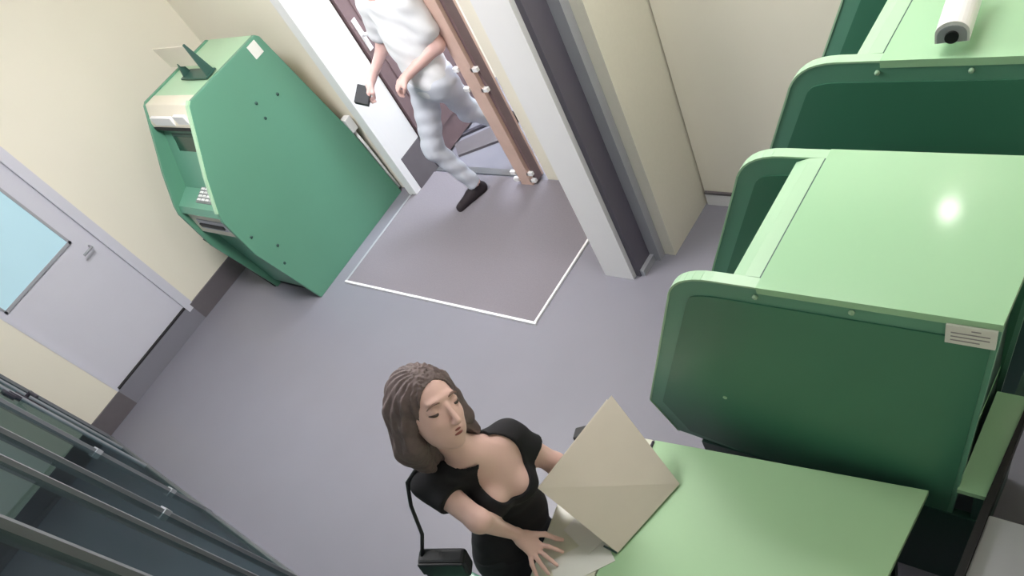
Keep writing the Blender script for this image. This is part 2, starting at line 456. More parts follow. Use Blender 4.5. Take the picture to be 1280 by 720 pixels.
def booth(y0, y1, label, nearest):
    t = thing('service_booth', label, 'booth', (-0.7, (y0 + y1) / 2, 0), 'green booths along the right')
    TH = 0.028
    P = round_profile(-0.185, 1.596, -1.075, 1.49, -1.37, 0.83, -1.30, 0.63, 0.60)
    Pi = round_profile(-0.20, 1.596, -1.075, 1.49, -1.37, 0.83, -1.30, 0.66, 0.61, 0.062)
    for k, (ya, yb) in enumerate(((y0, y0 + TH), (y1 - TH, y1))):
        sp = prism('side_panel', M_green2, P, 'y', ya, yb, t)
        prism('panel_face', M_green, Pi, 'y', ya - 0.004, yb + 0.004, sp)
        # pale edge band over the top and rounded corner
        bm = bmesh.new()
        edge = P[1:11]
        edge = [(-0.77, 1.596)] + [q for q in P[2:13]]
        for a, b in zip(edge, edge[1:]):
            d = Vector((b[0] - a[0], b[1] - a[1])).normalized()
            n = Vector((-d.y, d.x))
            if n.x > 0.05 or (abs(n.x) <= 0.05 and n.y < 0):
                n = -n
            add_prism(bm, [a, b, (b[0] + n.x * .006, b[1] + n.y * .006), (a[0] + n.x * .006, a[1] + n.y * .006)], 'y', ya - 0.003, yb + 0.003)
        link('edge_band', bm, M_pgreen, sp)
        for (x, z) in ((-0.78, 1.565), (-0.52, 1.565), (-1.0, 1.0)):
            if k == 0:
                tube('screw_cap', M_pgreen, [(x, ya - 0.002, z), (x, ya - 0.007, z)], 0.008, sp, 8)
    rf = box('roof', M_lgreen, -0.772, -0.185, y0 - 0.004, y1 + 0.004, 1.580, 1.603, t)
    prism('front_strip', M_pgreen, [(-0.776, 1.603), (-0.82, 1.601), (-0.862, 1.585), (-0.862, 1.565), (-0.776, 1.575)], 'y', y0 + TH + 0.004, y1 - TH - 0.004, rf)
    box('seam', M_dgreen, -0.776, -0.772, y0 + TH + .004, y1 - TH - .004, 1.58, 1.6025, rf)
    box('back_panel', M_dgreen, -0.278, -0.252, y0 + TH, y1 - TH, 0.62, 1.58, t)
    dk = box('desk_top', M_lgreen, -1.27, -0.25, y0 + TH + .004, y1 - TH - .004, 0.775, 0.80, t)
    box('front_strip', M_pgreen, -1.29, -1.27, y0 + TH + .004, y1 - TH - .004, 0.77, 0.80, dk)
    box('rear_shelf', M_lgreen, -0.232, -0.14, y0 - 0.01, y1 - 0.13, 0.776, 0.80, t)
    for ya, yb in ((y0 - 0.006, y0 + 0.02), (y1 - 0.02, y1 + 0.006)):
        box('base_panel', M_dgreen, -1.20, -0.16, ya, yb, 0.0, 0.60 if ya < y0 + .01 and False else 0.60, t)
    box('rear_base', M_dgreen, -0.184, -0.155, y0, y1, 0.0, 0.774, t)
    # small dark terminal at the back of the desk
    tm = box('terminal', M_dgrey, -0.42, -0.30, y0 + 0.10, y1 - 0.10, 0.805, 1.20, t, bevel=0.008)
    box('screen', M_screen, -0.426, -0.42, y0 + 0.13, y1 - 0.13, 0.92, 1.16, tm)
    if nearest:
        lb = box('notice_label', M_paper, -0.300, -0.192, y0 - 0.010, y0 - 0.005, 1.520, 1.584, t)
        for i, (a, b) in enumerate(((-0.245, -0.225), (-0.288, -0.205), (-0.288, -0.205), (-0.288, -0.225))):
            box('text_line', M_ink, a, b, y0 - 0.0108, y0 - 0.0099, 1.571 - i * 0.013, 1.5745 - i * 0.013, lb)
    adopt(t)
booth(1.125, 1.63, 'nearer green booth with a white notice label and a lamp reflection on its roof', True)
booth(2.005, 2.50, 'farther green booth with a white surveillance camera on its roof', False)

# white bullet camera on the farther booth
bc = thing('surveillance_camera', 'white bullet camera with rounded sunshield on the farther green booth roof', 'camera', (-0.58, 2.12, 1.6))
A, B = Vector((-0.580, 2.015, 1.665)), Vector((-0.598, 2.21, 1.69))
d = (B - A).normalized()
s = Vector((0, 0, 1)).cross(d).normalized() * -1
u = d.cross(s) * -1
if u.z < 0:
    u = -u
bm = bmesh.new()
arc = [(math.cos(a) * 0.044, math.sin(a) * 0.036) for a in [math.pi * k / 12 for k in range(13)]] + [(-0.044, -0.028), (0.044, -0.028)]
RA = [bm.verts.new(A + s * p + u * q) for p, q in arc]
RB = [bm.verts.new(B + s * p + u * q) for p, q in arc]
bm.faces.new(RA); bm.faces.new(RB)
for i in range(len(arc)):
    bm.faces.new((RA[i], RA[(i + 1) % len(arc)], RB[(i + 1) % len(arc)], RB[i]))
link('housing', bm, M_plastic_w, bc)
bm = bmesh.new()
fa = [bm.verts.new(A - d * 0.002 + s * p * 0.86 + u * (q * 0.80 - 0.004)) for p, q in arc]
fb = [bm.verts.new(A + d * 0.004 + s * p * 0.86 + u * (q * 0.80 - 0.004)) for p, q in arc]
bm.faces.new(fa); bm.faces.new(fb)
for i in range(len(arc)):
    bm.faces.new((fa[i], fa[(i + 1) % len(arc)], fb[(i + 1) % len(arc)], fb[i]))
fg = link('front_plate', bm, M_lgrey, bc)
bm = bmesh.new()
add_tube(bm, [A - d * 0.008 - u * 0.008, A - d * 0.001 - u * 0.008], 0.018, 20)
link('lens', bm, M_black, fg)
tube('bracket', M_plastic_w, [B - d * 0.03, B + Vector((0.0, 0.05, 0.01)), B + Vector((0.01, 0.09, -0.03)), B + Vector((0.01, 0.10, -0.085))], 0.015, bc)
tube('base', M_plastic_w, [(-0.588, 2.31, 1.603), (-0.588, 2.31, 1.618)], 0.045, bc, 20)
box('foot', M_plastic_w, -0.60, -0.565, 2.08, 2.12, 1.603, 1.645, bc)
adopt(bc)

# ------------------------------------------------------------------ the desk the woman stands at
dk = thing('service_desk', 'light green service desk with a pale front strip in front of the woman', 'desk', (-0.9, 0.6, 0))
def desk_poly(x0s, x1s):
    return x0s + x1s
far_l, near_l = Vector((-1.600, 0.935)), Vector((-1.435, 0.10))
far_s, near_s = Vector((-1.285, 0.975)), Vector((-1.195, 0.10))
far_r, near_r = Vector((-0.305, 1.085)), Vector((-0.345, 0.10))
prism('top', M_desk, [tuple(far_s + Vector((0.003, 0))), tuple(far_r), tuple(near_r), tuple(near_s + Vector((0.003, 0)))], 'z', 0.770, 0.800, dk, bevel=0.003)
fs = prism('front_strip', M_cstrip, [tuple(far_l), tuple(far_s - Vector((0.003, 0))), tuple(near_s - Vector((0.003, 0))), tuple(near_l)], 'z', 0.770, 0.800, dk, bevel=0.006)
prism('corner_cap', M_black, [(-1.640, 0.92), (-1.585, 0.955), (-1.570, 0.90), (-1.625, 0.87)], 'z', 0.772, 0.808, fs, bevel=0.006)
tube('seam_clip', M_dgrey, [(-1.283, 0.965, 0.803), (-1.277, 0.915, 0.803)], 0.006, fs, 8)
box('side_panel', M_dgreen, -1.22, -0.36, 0.93, 0.955, 0.0, 0.77, dk)
box('side_panel', M_dgreen, -1.18, -0.37, 0.12, 0.145, 0.0, 0.77, dk)
box('back_panel', M_dgreen, -0.40, -0.375, 0.145, 0.93, 0.25, 0.77, dk)
adopt(dk)

# grey wall cabinet at the lower right edge
gc = thing('wall_cabinet', 'low grey cabinet with a black edge strip at the right wall', 'cabinet', (0.0, 0.5, 0))
box('body', M_lgrey, -0.125, 0.12, -0.35, 1.07, 0.0, 0.78, gc, bevel=0.006)
prism('edge_strip', M_black, [(-0.150, -0.35), (-0.126, -0.35), (-0.126, 1.50), (-0.138, 1.50), (-0.150, 1.07)], 'z', 0.70, 0.81, gc)
prism('door', M_lgrey, [(-0.129, 0.03), (-0.126, 0.03), (-0.126, 0.69), (-0.129, 0.69)], 'y', -0.30, 1.02, gc)
adopt(gc)

# ------------------------------------------------------------------ glass partition
gp = thing('glass_partition', 'tinted glass partition with narrow aluminium stiles reaching to the left wall', 'partition', (-3.7, -0.23, 0))
def gpt(x):
    return -0.1 - (x + 6.35) * 0.25 / 5.15
def gbar(name, m, x, wdt, dep, z0=0.0, z1=2.9, parent=gp):
    y = gpt(x)
    return box(name, m, x - wdt / 2, x + wdt / 2, y - dep / 2, y + dep / 2, z0, z1, parent)
xs = [-6.33, -4.60, -3.42, -2.76, -1.87, -1.15]
for x, wdt, dep in zip(xs, (0.06, 0.05, 0.05, 0.045, 0.06, 0.06), (0.05, 0.045, 0.045, 0.04, 0.05, 0.05)):
    gbar('stile', M_stile, x, wdt * 0.7, dep)
for x in (-6.0, -5.55):
    gbar('stile', M_lgrey, x, 0.02, 0.03, 0.0, 2.2)
for a, b in zip(xs, xs[1:]):
    bm = bmesh.new()
    ya, yb = gpt(a), gpt(b)
    add_prism(bm, [(a + .03, ya - .004), (b - .03, yb - .004), (b - .03, yb + .004), (a + .03, ya + .004)], 'z', 0.05, 2.86)
    link('pane', bm, M_glass, gp)
    bm = bmesh.new()
    add_prism(bm, [(a, ya - .02), (b, yb - .02), (b, yb + .02), (a, ya + .02)], 'z', 0.0, 0.05)
    link('bottom_rail', bm, M_alu, gp)
    bm = bmesh.new()
    add_prism(bm, [(a, ya - .02), (b, yb - .02), (b, yb + .02), (a, ya + .02)], 'z', 2.86, 2.92)
    link('top_rail', bm, M_alu, gp)
for x, z in ((-4.60, 0.82), (-4.60, 0.30), (-3.42, 0.95)):
    gbar('clamp', M_lgrey, x, 0.055, 0.06, z, z + 0.035)
lk = gbar('lock_case', M_dgrey, -5.62, 0.09, 0.04, 0.80, 0.98)
tube('lever', M_dgrey, [(-5.62, gpt(-5.62) + 0.02, 0.93), (-5.62, gpt(-5.62) + 0.06, 0.93), (-5.50, gpt(-5.5) + 0.06, 0.93)], 0.012, lk)
gbar('rosette', M_dgrey, -5.44, 0.06, 0.035, 1.02, 1.08)
gbar('rosette', M_dgrey, -5.30, 0.06, 0.035, 1.10, 1.16)
adopt(gp)

# ------------------------------------------------------------------ signed-distance bodies
def V3(*a):
    return np.array(a, float)
def unit(a):
    return a / np.linalg.norm(a)
def cone(a, b, ra, rb):
    a, b = np.array(a, float), np.array(b, float)
    ab = b - a
    L2 = ab @ ab
    def f(p):
        t = np.clip(((p - a) @ ab) / L2, 0, 1)
        return np.linalg.norm(p - a - t[:, None] * ab, axis=1) - (ra + (rb - ra) * t)
    return f
def ell(c, r, fr=None):
    c, r = np.array(c, float), np.array(r, float)
    fr = np.eye(3) if fr is None else np.array(fr)
    def f(p):
        q = (p - c) @ fr.T
        k0 = np.linalg.norm(q / r, axis=1)
        k1 = np.linalg.norm(q / (r * r), axis=1)
        return k0 * (k0 - 1) / np.maximum(k1, 1e-9)
    return f
def smin(a, b, k):
    h = np.clip(0.5 + 0.5 * (b - a) / k, 0, 1)
    return b + (a - b) * h - k * h * (1 - h)
def union(items):
    """items: list of (k, sdf)"""
    def f(p):
        d = None
        for k, g in items:
            e = g(p)
            d = e if d is None else (smin(d, e, k) if k > 0 else np.minimum(d, e))
        return d
    return f
def carve(f, g, k):
    def h(p):
        a, b = f(p), -g(p)
        t = np.clip(0.5 - 0.5 * (b - a) / k, 0, 1)
        return b + (a - b) * t + k * t * (1 - t)
    return h

def sdf_mesh(name, f, lo, hi, h, m, parent=None):
    lo, hi = np.array(lo, float), np.array(hi, float)
    B = 8
    nb = np.ceil((hi - lo) / (h * B)).astype(int)
    n = nb * B
    idx = np.indices(nb).reshape(3, -1).T
    cen = lo + (idx + 0.5) * B * h
    dc = f(cen)
    act = np.abs(dc) < B * h * 0.5 * 1.75 * 1.5 + 0.01
    vals = np.repeat(np.repeat(np.repeat(np.where(dc > 0, 1.0, -1.0).reshape(nb), B, 0), B, 1), B, 2).astype(np.float32)
    off = np.indices((B, B, B)).reshape(3, -1).T
    ai = idx[act]
    for c in range(0, len(ai), 400):
        vi = (ai[c:c + 400, None, :] * B + off[None]).reshape(-1, 3)
        vals[vi[:, 0], vi[:, 1], vi[:, 2]] = f(lo + (vi + 0.5) * h)
    ins = vals < 0
    c8 = [ins[i:n[0] - 1 + i, j:n[1] - 1 + j, k:n[2] - 1 + k] for i in (0, 1) for j in (0, 1) for k in (0, 1)]
    anyc, allc = c8[0].copy(), c8[0].copy()
    for c in c8[1:]:
        anyc |= c
        allc &= c
    cells = np.argwhere(anyc & ~allc)
    vid = -np.ones(n - 1, int)
    vid[cells[:, 0], cells[:, 1], cells[:, 2]] = np.arange(len(cells))
    acc = np.zeros((len(cells), 3))
    cnt = np.zeros(len(cells))
    for ax in range(3):
        o1, o2 = [a for a in range(3) if a != ax]
        for i in (0, 1):
            for j in (0, 1):
                a = np.zeros(3, int); a[o1] = i; a[o2] = j
                b = a.copy(); b[ax] = 1
                va = vals[tuple((cells + a).T)]
                vb = vals[tuple((cells + b).T)]
                mk = (va < 0) != (vb < 0)
                t = np.where(mk, va / np.where(mk, va - vb, 1), 0)
                pos = a + t[:, None] * (b - a)
                acc[mk] += pos[mk]
                cnt[mk] += 1
    verts = lo + (cells + acc / cnt[:, None] + 0.5) * h
    faces = []
    for ax in range(3):
        o1, o2 = (ax + 1) % 3, (ax + 2) % 3
        sl0 = [slice(1, n[k] - 1) for k in range(3)]
        sl0[ax] = slice(0, n[ax] - 1)
        sl1 = list(sl0)
        sl1[ax] = slice(1, n[ax])
        A_, B_ = ins[tuple(sl0)], ins[tuple(sl1)]
        e = np.argwhere(A_ != B_)
        if not len(e):
            continue
        fl_ = A_[tuple(e.T)]
        base = e.copy()
        for k in range(3):
            if k != ax:
                base[:, k] += 1
        q = []
        for (i, j) in ((-1, -1), (0, -1), (0, 0), (-1, 0)):
            c = base.copy()
            c[:, o1] += i
            c[:, o2] += j
            q.append(vid[tuple(c.T)])
        q = np.stack(q, 1)
        q[~fl_] = q[~fl_][:, ::-1]
        faces.append(q)
    faces = np.concatenate(faces)
    faces = faces[(faces >= 0).all(1)]
    me = bpy.data.meshes.new(name)
    me.from_pydata(verts.tolist(), [], faces.tolist())
    me.materials.append(m)
    me.polygons.foreach_set('use_smooth', [True] * len(me.polygons))
    me.update()
    o = bpy.data.objects.new(name, me)
    COL.objects.link(o)
    o.parent = parent
    return o

def finger(pts, r0, r1, k=0.004):
    out = []
    n = len(pts) - 1
    for i in range(n):
        ra = r0 + (r1 - r0) * i / n
        rb = r0 + (r1 - r0) * (i + 1) / n
        out.append((k, cone(pts[i], pts[i + 1], ra, rb)))
    return out

# ------------------------------------------------------------------ woman at the desk
def head_parts(c, F, U, L, s=1.0):
    """list of head primitives; c head centre, F forward, U up, L her left"""
    fr = [F, L, U]
    def P(f, l, u):
        return c + (F * f + L * l + U * u) * s
    it = [
        (0.0, ell(P(-0.012, 0, 0.032), V3(0.094, 0.074, 0.083) * s, fr)),
        (0.03, ell(P(0.030, 0, -0.030), V3(0.064, 0.066, 0.082) * s, fr)),
        (0.03, ell(P(0.046, 0, -0.072), V3(0.040, 0.044, 0.034) * s, fr)),
        (0.02, ell(P(0.066, 0, -0.097), V3(0.020, 0.022, 0.016) * s, fr)),
        (0.02, ell(P(0.052, 0.036, -0.022), V3(0.026, 0.020, 0.022) * s, fr)),
        (0.02, ell(P(0.052, -0.036, -0.022), V3(0.026, 0.020, 0.022) * s, fr)),
        (0.012, ell(P(0.074, 0, 0.036), V3(0.014, 0.046, 0.010) * s, fr)),
        (0.008, cone(P(0.088, 0, 0.018), P(0.112, 0, -0.026), 0.0065 * s, 0.0095 * s)),
        (0.006, ell(P(0.104, 0, -0.031), V3(0.013, 0.0160, 0.009) * s, fr)),
        (0.006, ell(P(0.0885, 0, -0.056), V3(0.008, 0.021, 0.005) * s, fr)),
        (0.006, ell(P(0.087, 0, -0.066), V3(0.008, 0.018, 0.006) * s, fr)),
        (0.008, ell(P(-0.008, 0.073, -0.012), V3(0.016, 0.008, 0.028) * s, fr)),
        (0.008, ell(P(-0.008, -0.073, -0.012), V3(0.016, 0.008, 0.028) * s, fr)),
    ]
    f = union(it)
    for sg in (1, -1):
        f = carve(f, ell(P(0.092, 0.036 * sg, 0.016), V3(0.013, 0.018, 0.010) * s, fr), 0.010)
        f = (lambda g, e: (lambda p: smin(g(p), e(p), 0.004)))(f, ell(P(0.069, 0.036 * sg, 0.014), V3(0.0145, 0.0155, 0.0125) * s, fr))
    return f, P, fr

def face_details(root, P, fr, s=1.0, lids=True):
    F, L, U = [Vector(v) for v in fr]
    rot = Matrix((F, L, U)).transposed().to_4x4()
    def blob(name, m, c, r):
        bm = bmesh.new()
        bmesh.ops.create_uvsphere(bm, u_segments=16, v_segments=10, radius=1.0, matrix=Matrix.Translation(Vector(c)) @ rot @ Matrix.Diagonal((r[0] * s, r[1] * s, r[2] * s, 1)))
        return link(name, bm, m, root, smooth=True)
    for sg in (1, -1):
        # lowered eyelids: a dark lash line below the lid and a brow above
        bm = bmesh.new()
        pts = [P(0.0825 - 0.012 * abs(t) ** 2, (0.036 + 0.0165 * t) * sg, 0.0085 - 0.004 * (1 - t * t)) for t in np.linspace(-1, 1, 9)]
        add_tube(bm, [tuple(p) for p in pts], [0.0015, .0028, .0036, .0042, .0044, .0042, .0038, .0030, .0015], 8)
        link('eyelash', bm, M_eye, root, smooth=True)
        bm = bmesh.new()
        pts = [P(0.0870 - 0.012 * ((t + 1) / 2) ** 2, (0.016 + 0.038 * (t + 1) / 2) * sg, 0.0315 + 0.006 * (1 - t * t) - 0.003 * (t + 1)) for t in np.linspace(-1, 1, 9)]
        add_tube(bm, [tuple(p) for p in pts], [0.002, .0032, .0038, .004, .004, .0036, .003, .0024, .0012], 8)
        link('eyebrow', bm, M_brow, root, smooth=True)
    bm = bmesh.new()
    for dz, rr in ((0.0, 0.0042), (-0.0085, 0.0048)):
        pts = [P(0.0945 - 0.011 * t * t, 0.0205 * t, -0.0570 + dz + (0.0015 * (1 - t * t) * (1 if dz == 0 else -1))) for t in np.linspace(-1, 1, 9)]
        add_tube(bm, [tuple(p) for p in pts], [rr * k for k in (.3, .7, .9, 1, 1, 1, .9, .7, .3)], 8)
    link('lips', bm, M_lip, root, smooth=True)

def build_woman():
    root = thing('person', 'woman with long brown hair in a black top reaching over the green desk', 'person', (-1.60, 0.18, 0))
    F = unit(V3(0.980, 0.052, 0.191)); U = V3(-0.194, 0.431, 0.881); U = unit(U - F * (U @ F)); L = np.cross(U, F)
    hc = V3(-1.602, 0.518, 1.562)
    F, L = unit(F * math.cos(0.02) + L * math.sin(0.02)), unit(L * math.cos(0.02) - F * math.sin(0.02))
    headf, P, fr = head_parts(hc, F, U, L, 1.14)
    Fc = unit(V3(0.965, -0.26, 0.02)); Uc = unit(V3(0.03, 0.36, 0.92)); Uc = unit(Uc - Fc * (Uc @ Fc)); Sc = np.cross(Uc, Fc)
    ft = [Fc, Sc, Uc]
    N = V3(-1.600, 0.500, 1.298)
    CH = V3(-1.603, 0.500, 1.118)
    WA = V3(-1.645, 0.432, 0.880)
    PE = V3(-1.675, 0.395, 0.780)
    RS, LS = V3(-1.695, 0.362, 1.288), V3(-1.578, 0.640, 1.200)
    RE, RW = V3(-1.488, 0.325, 1.205), V3(-1.524, 0.386, 0.940)
    LE, LW = V3(-1.495, 0.680, 0.990), V3(-1.395, 0.665, 0.895)
    it = [
        (0.0, ell(CH + Sc * 0.014, V3(0.092, 0.146, 0.160), ft)),
        (0.06, ell(WA + Sc * 0.024, V3(0.094, 0.150, 0.14), ft)),
        (0.07, ell(PE, V3(0.110, 0.160, 0.130))),
        (0.05, cone(N, LS, 0.048, 0.050)), (0.05, cone(N, RS, 0.048, 0.050)),
        (0.05, cone(CH + Uc * 0.05, N, 0.09, 0.052)),
        (0.03, ell(CH + Fc * 0.072 + Sc * 0.060 - Uc * 0.008, V3(0.058, 0.060, 0.062), ft)),
        (0.03, ell(CH + Fc * 0.072 - Sc * 0.060 - Uc * 0.008, V3(0.058, 0.060, 0.062), ft)),
    ]
    torso = union(it)
    neck = cone(N - Uc * 0.02, hc - U * 0.055 - F * 0.012, 0.054, 0.050)
    rarm = union([(0, cone(RS, RE, 0.048, 0.038)), (0.03, cone(RE, RW, 0.037, 0.0235))])
    larm = union([(0, cone(LS, LE, 0.048, 0.038)), (0.03, cone(LE, LW, 0.037, 0.0235))])
    # right hand resting on the desk, fingers spread
    K = V3(-1.462, 0.372, 0.862)
    hf = unit(K - RW)
    hs = unit(np.cross(V3(0, 0, 1), hf))       # to her left
    hand = [(0, cone(RW, RW + hf * 0.035, 0.023, 0.024)),
            (0.02, cone(RW + hf * .03 + hs * .020, K + hs * 0.026, 0.017, 0.0135)),
            (0.02, cone(RW + hf * .03, K + hs * 0.004, 0.018, 0.0135)),
            (0.02, cone(RW + hf * .03 - hs * .012, K - hs * 0.022, 0.016, 0.0125))]
    tips = [V3(-1.392, 0.420, 0.8095), V3(-1.384, 0.365, 0.8095), V3(-1.398, 0.322, 0.8095), V3(-1.430, 0.290, 0.8095)]
    for j, (sd, tp) in enumerate(zip((0.028, 0.008, -0.012, -0.030), tips)):
        kn = K + hs * sd + V3(0, 0, 0.002)
        m1 = kn + (tp - kn) * 0.42 + V3(0, 0, 0.014)
        m2 = kn + (tp - kn) * 0.75 + V3(0, 0, 0.008)
        hand += finger([kn, m1, m2, tp], 0.0098, 0.0072)
    tb = RW + hf * 0.03 + hs * 0.024
    hand += [(0.012, cone(tb, tb + V3(0.045, 0.036, -0.040), 0.0135, 0.011))] + finger([tb + V3(0.045, 0.036, -0.040), tb + V3(0.070, 0.046, -0.080), V3(-1.418, 0.462, 0.812)], 0.011, 0.008)
    rhand = union(hand)
    # left hand gripping the lower left edge of the folder
    lf = unit(V3(0.7, -0.55, -0.1)); ls = unit(np.cross(V3(0, 0, 1), lf))
    LK = LW + lf * 0.075
    lh = [(0, cone(LW, LW + lf * .03, .023, .023)), (0.02, cone(LW + lf * .03 + ls * .015, LK + ls * .022, .016, .013)), (0.02, cone(LW + lf * .03 - ls * .015, LK - ls * .022, .016, .013))]
    for j, sd in enumerate((0.028, 0.009, -0.010, -0.028)):
        kn = LK + ls * sd
        lh += finger([kn, kn + lf * 0.030 + V3(0, 0, -0.010), kn + lf * 0.046 + V3(0, 0, -0.028), kn + lf * 0.045 + V3(0, 0, -0.045)], 0.0095, 0.0075)
    lh += finger([LW + lf * .03 - ls * .02, LW + lf * .05 - ls * .045, LW + lf * .085 - ls * .05], 0.012, 0.0085, 0.01)
    lhand = union(lh)
    # legs
    legs = []
    for sg, fx, fy in ((1, -1.650, 0.480), (-1, -1.650, 0.310)):
        hipj = PE + V3(0.0, 0.085 * sg, -0.05)
        kne = V3(fx + 0.01, fy, 0.46)
        ank = V3(fx - 0.02, fy, 0.09)
        legs += [(0.05, cone(hipj, kne, 0.088, 0.056)), (0.03, cone(kne, ank, 0.054, 0.035)), (0.02, cone(ank - V3(0.03, 0, 0.05), ank + V3(0.13, -0.02, -0.062), 0.032, 0.022))]
    legf = union(legs)
    def body(p):
        d = torso(p)
        d = smin(d, neck(p), 0.035)
        d = smin(d, headf(p), 0.018)
        d = smin(d, rarm(p), 0.035)
        d = smin(d, larm(p), 0.035)
        d = smin(d, rhand(p), 0.012)
        d = smin(d, lhand(p), 0.012)
        return smin(d, legf(p), 0.04)
    lo, hi = (-1.88, 0.04, 0.0), (-1.28, 0.82, 1.74)
    sdf_mesh('body', body, lo, hi, 0.0045, M_skin, root)
    face_details(root, P, fr, 1.14)
    # black top with a scooped neckline and cap sleeves
    scoop_c = CH + Fc * 0.105 + Uc * 0.108 + Sc * 0.008
    scoop = ell(scoop_c, V3(0.16, 0.096, 0.122), ft)
    neckhole = ell(N + Uc * 0.045, V3(0.085, 0.088, 0.075), ft)
    def sleeve(A_, B_):
        c = cone(A_, B_, 0.054, 0.050)
        e, n = A_ + (B_ - A_) * 0.42, unit(B_ - A_)
        return lambda p: np.maximum(c(p), (p - e) @ n)
    cloth_t = union([(0, torso), (0.03, sleeve(RS, RE)), (0.03, sleeve(LS, LE)), (0.05, legf)])
    def top(p):
        d = cloth_t(p) - 0.010 - 0.002 * np.sin(p[:, 2] * 75 + p[:, 1] * 40) * np.sin(p[:, 0] * 38)
        d = np.maximum(d, -((p - PE) @ V3(0, 0.1, 1) + 0.03))
        d = np.maximum(d, -scoop(p))
        d = np.maximum(d, -neckhole(p))
        return d
    sdf_mesh('top', top, (-1.92, -0.10, 0.70), (-1.34, 0.80, 1.42), 0.005, M_top, root)
    def trousers(p):
        d = smin(ell(PE, V3(0.110, 0.160, 0.130))(p), legf(p), 0.05) - 0.012
        d = np.maximum(d, (p[:, 2] - 0.84))
        return np.maximum(d, 0.085 - p[:, 2])
    sdf_mesh('trousers', trousers, (-1.92, 0.12, 0.04), (-1.45, 0.70, 0.92), 0.007, M_trous, root)
    def shoes(p):
        d = np.maximum(legf(p) - 0.006, p[:, 2] - 0.08)
        return np.maximum(d, -p[:, 2] + 0.001)
    sdf_mesh('shoes', shoes, (-1.92, 0.14, -0.02), (-1.40, 0.62, 0.14), 0.006, M_bag, root)
    # hair: cap over the skull and long locks on both sides
    cap = ell(P(-0.018, 0, 0.034), V3(0.113, 0.098, 0.104), fr)
    face_cut = ell(P(0.115, 0, -0.018), V3(0.134, 0.090, 0.128), fr)
    locks = []
    D = V3(0, 0, -1)
    for sg in (1, -1):
        sh = LS if sg > 0 else RS
        a0 = P(0.010, 0.066 * sg, 0.055); a1 = P(-0.005, (0.092 if sg > 0 else 0.084) * sg, -0.01); a2 = P(-0.015, (0.098 if sg > 0 else 0.084) * sg, -0.080)
        a3 = a2 + D * (0.075 if sg > 0 else 0.105) + (sh - a2) * 0.10 - F * 0.02
        locks += [(0.02, cone(a0, a1, 0.018, 0.022)), (0.02, cone(a1, a2, 0.024, 0.030)), (0.03, cone(a2, a3, 0.030, 0.020))]
        b0 = P(-0.04, 0.075 * sg, 0.03); b1 = P(-0.050, 0.080 * sg, -0.09); b2 = b1 + D * 0.10 - F * 0.03
        locks += [(0.03, cone(b0, b1, 0.035, 0.042)), (0.03, cone(b1, b2, 0.042, 0.026))]
    locks += [(0.04, cone(P(-0.075, 0, 0.03), P(-0.075, 0, -0.10), 0.045, 0.055)), (0.04, cone(P(-0.075, 0, -0.10), P(-0.08, 0, -0.12) + D * 0.08, 0.055, 0.035))]
    lockf = union(locks)
    def hair(p):
        q = (p - hc) @ np.array(fr).T
        d = smin(cap(p), lockf(p), 0.03)
        ang = np.arctan2(q[:, 1], -q[:, 0] + 0.05)
        d = d + 0.0030 * np.sin(ang * 26 + q[:, 2] * 30) + 0.0018 * np.sin(ang * 55 - q[:, 2] * 45)
        part = np.exp(-(q[:, 1] - 0.008) ** 2 / 0.00012) * (q[:, 2] > 0.05) * 0.002
        d = d + part
        return np.maximum(d, -face_cut(p))
    sdf_mesh('hair', hair, hc - 0.25, hc + 0.2, 0.0045, M_hair, root)
    # ear-ring and bracelet are too small to see; thin strap of the top shows as a cord at the sleeve
    adopt(root)
build_woman()

# handbag on her right side
hb = thing('handbag', 'small dark shoulder bag hanging at the woman\'s side', 'handbag', (-1.655, 0.165, 1.0))
BM_ = Matrix.Translation((-1.640, 0.165, 1.062)) @ Matrix.Rotation(0.52, 4, 'Z') @ Matrix.Rotation(0.30, 4, 'Y')
def bagpart(name, dims, parent, bev, seg=2):
    bm = bmesh.new()
    bx(bm, *dims)
    bmesh.ops.transform(bm, matrix=BM_, verts=bm.verts)
    return link(name, bm, M_bag, parent, bevel=bev, seg=seg)
bag = bagpart('bag_body', (-0.085, 0.085, -0.032, 0.032, -0.065, 0.060), hb, 0.016, 3)
bagpart('flap', (-0.080, 0.080, -0.040, -0.030, -0.020, 0.064), bag, 0.004)
tube('strap', M_bag, [BM_ @ Vector((-0.07, 0, 0.055)), (-1.708, 0.205, 1.17), (-1.735, 0.265, 1.265), (-1.735, 0.320, 1.338), (-1.71, 0.37, 1.362), (-1.69, 0.42, 1.36)], 0.007, hb, 8)
adopt(hb)

# folder and papers
fo = thing('document_folder', 'large cream card folder propped up in front of the woman on the green desk', 'folder', (-1.14, 0.66, 0.8))
def slab(name, m, c, th, parent):
    c = [Vector(p) for p in c]
    n = (c[1] - c[0]).cross(c[3] - c[0]).normalized() * th
    bm = bmesh.new()
    A_ = [bm.verts.new(p) for p in c]
    B_ = [bm.verts.new(p + n) for p in c]
    bm.faces.new(A_); bm.faces.new(B_[::-1])
    for i in range(4):
        bm.faces.new((A_[i], A_[(i + 1) % 4], B_[(i + 1) % 4], B_[i]))
    return link(name, bm, m, parent, bevel=0.0008)
slab('front_cover', M_card, [(-1.185, 0.500, 0.806), (-1.095, 0.832, 0.806), (-1.392, 0.985, 1.050), (-1.462, 0.548, 1.055)], 0.004, fo)
slab('inner_sheet', M_paper, [(-1.196, 0.508, 0.806), (-1.108, 0.826, 0.806), (-1.398, 0.972, 1.040), (-1.466, 0.556, 1.045)], 0.004, fo)
slab('back_cover', M_card, [(-1.210, 0.505, 0.806), (-1.118, 0.834, 0.806), (-1.415, 0.975, 1.030), (-1.478, 0.556, 1.035)], 0.004, fo)
tube('binder_clip', M_dgreen, [(-1.245, 0.502, 0.812), (-1.185, 0.497, 0.812)], 0.004, fo, 8)
adopt(fo)

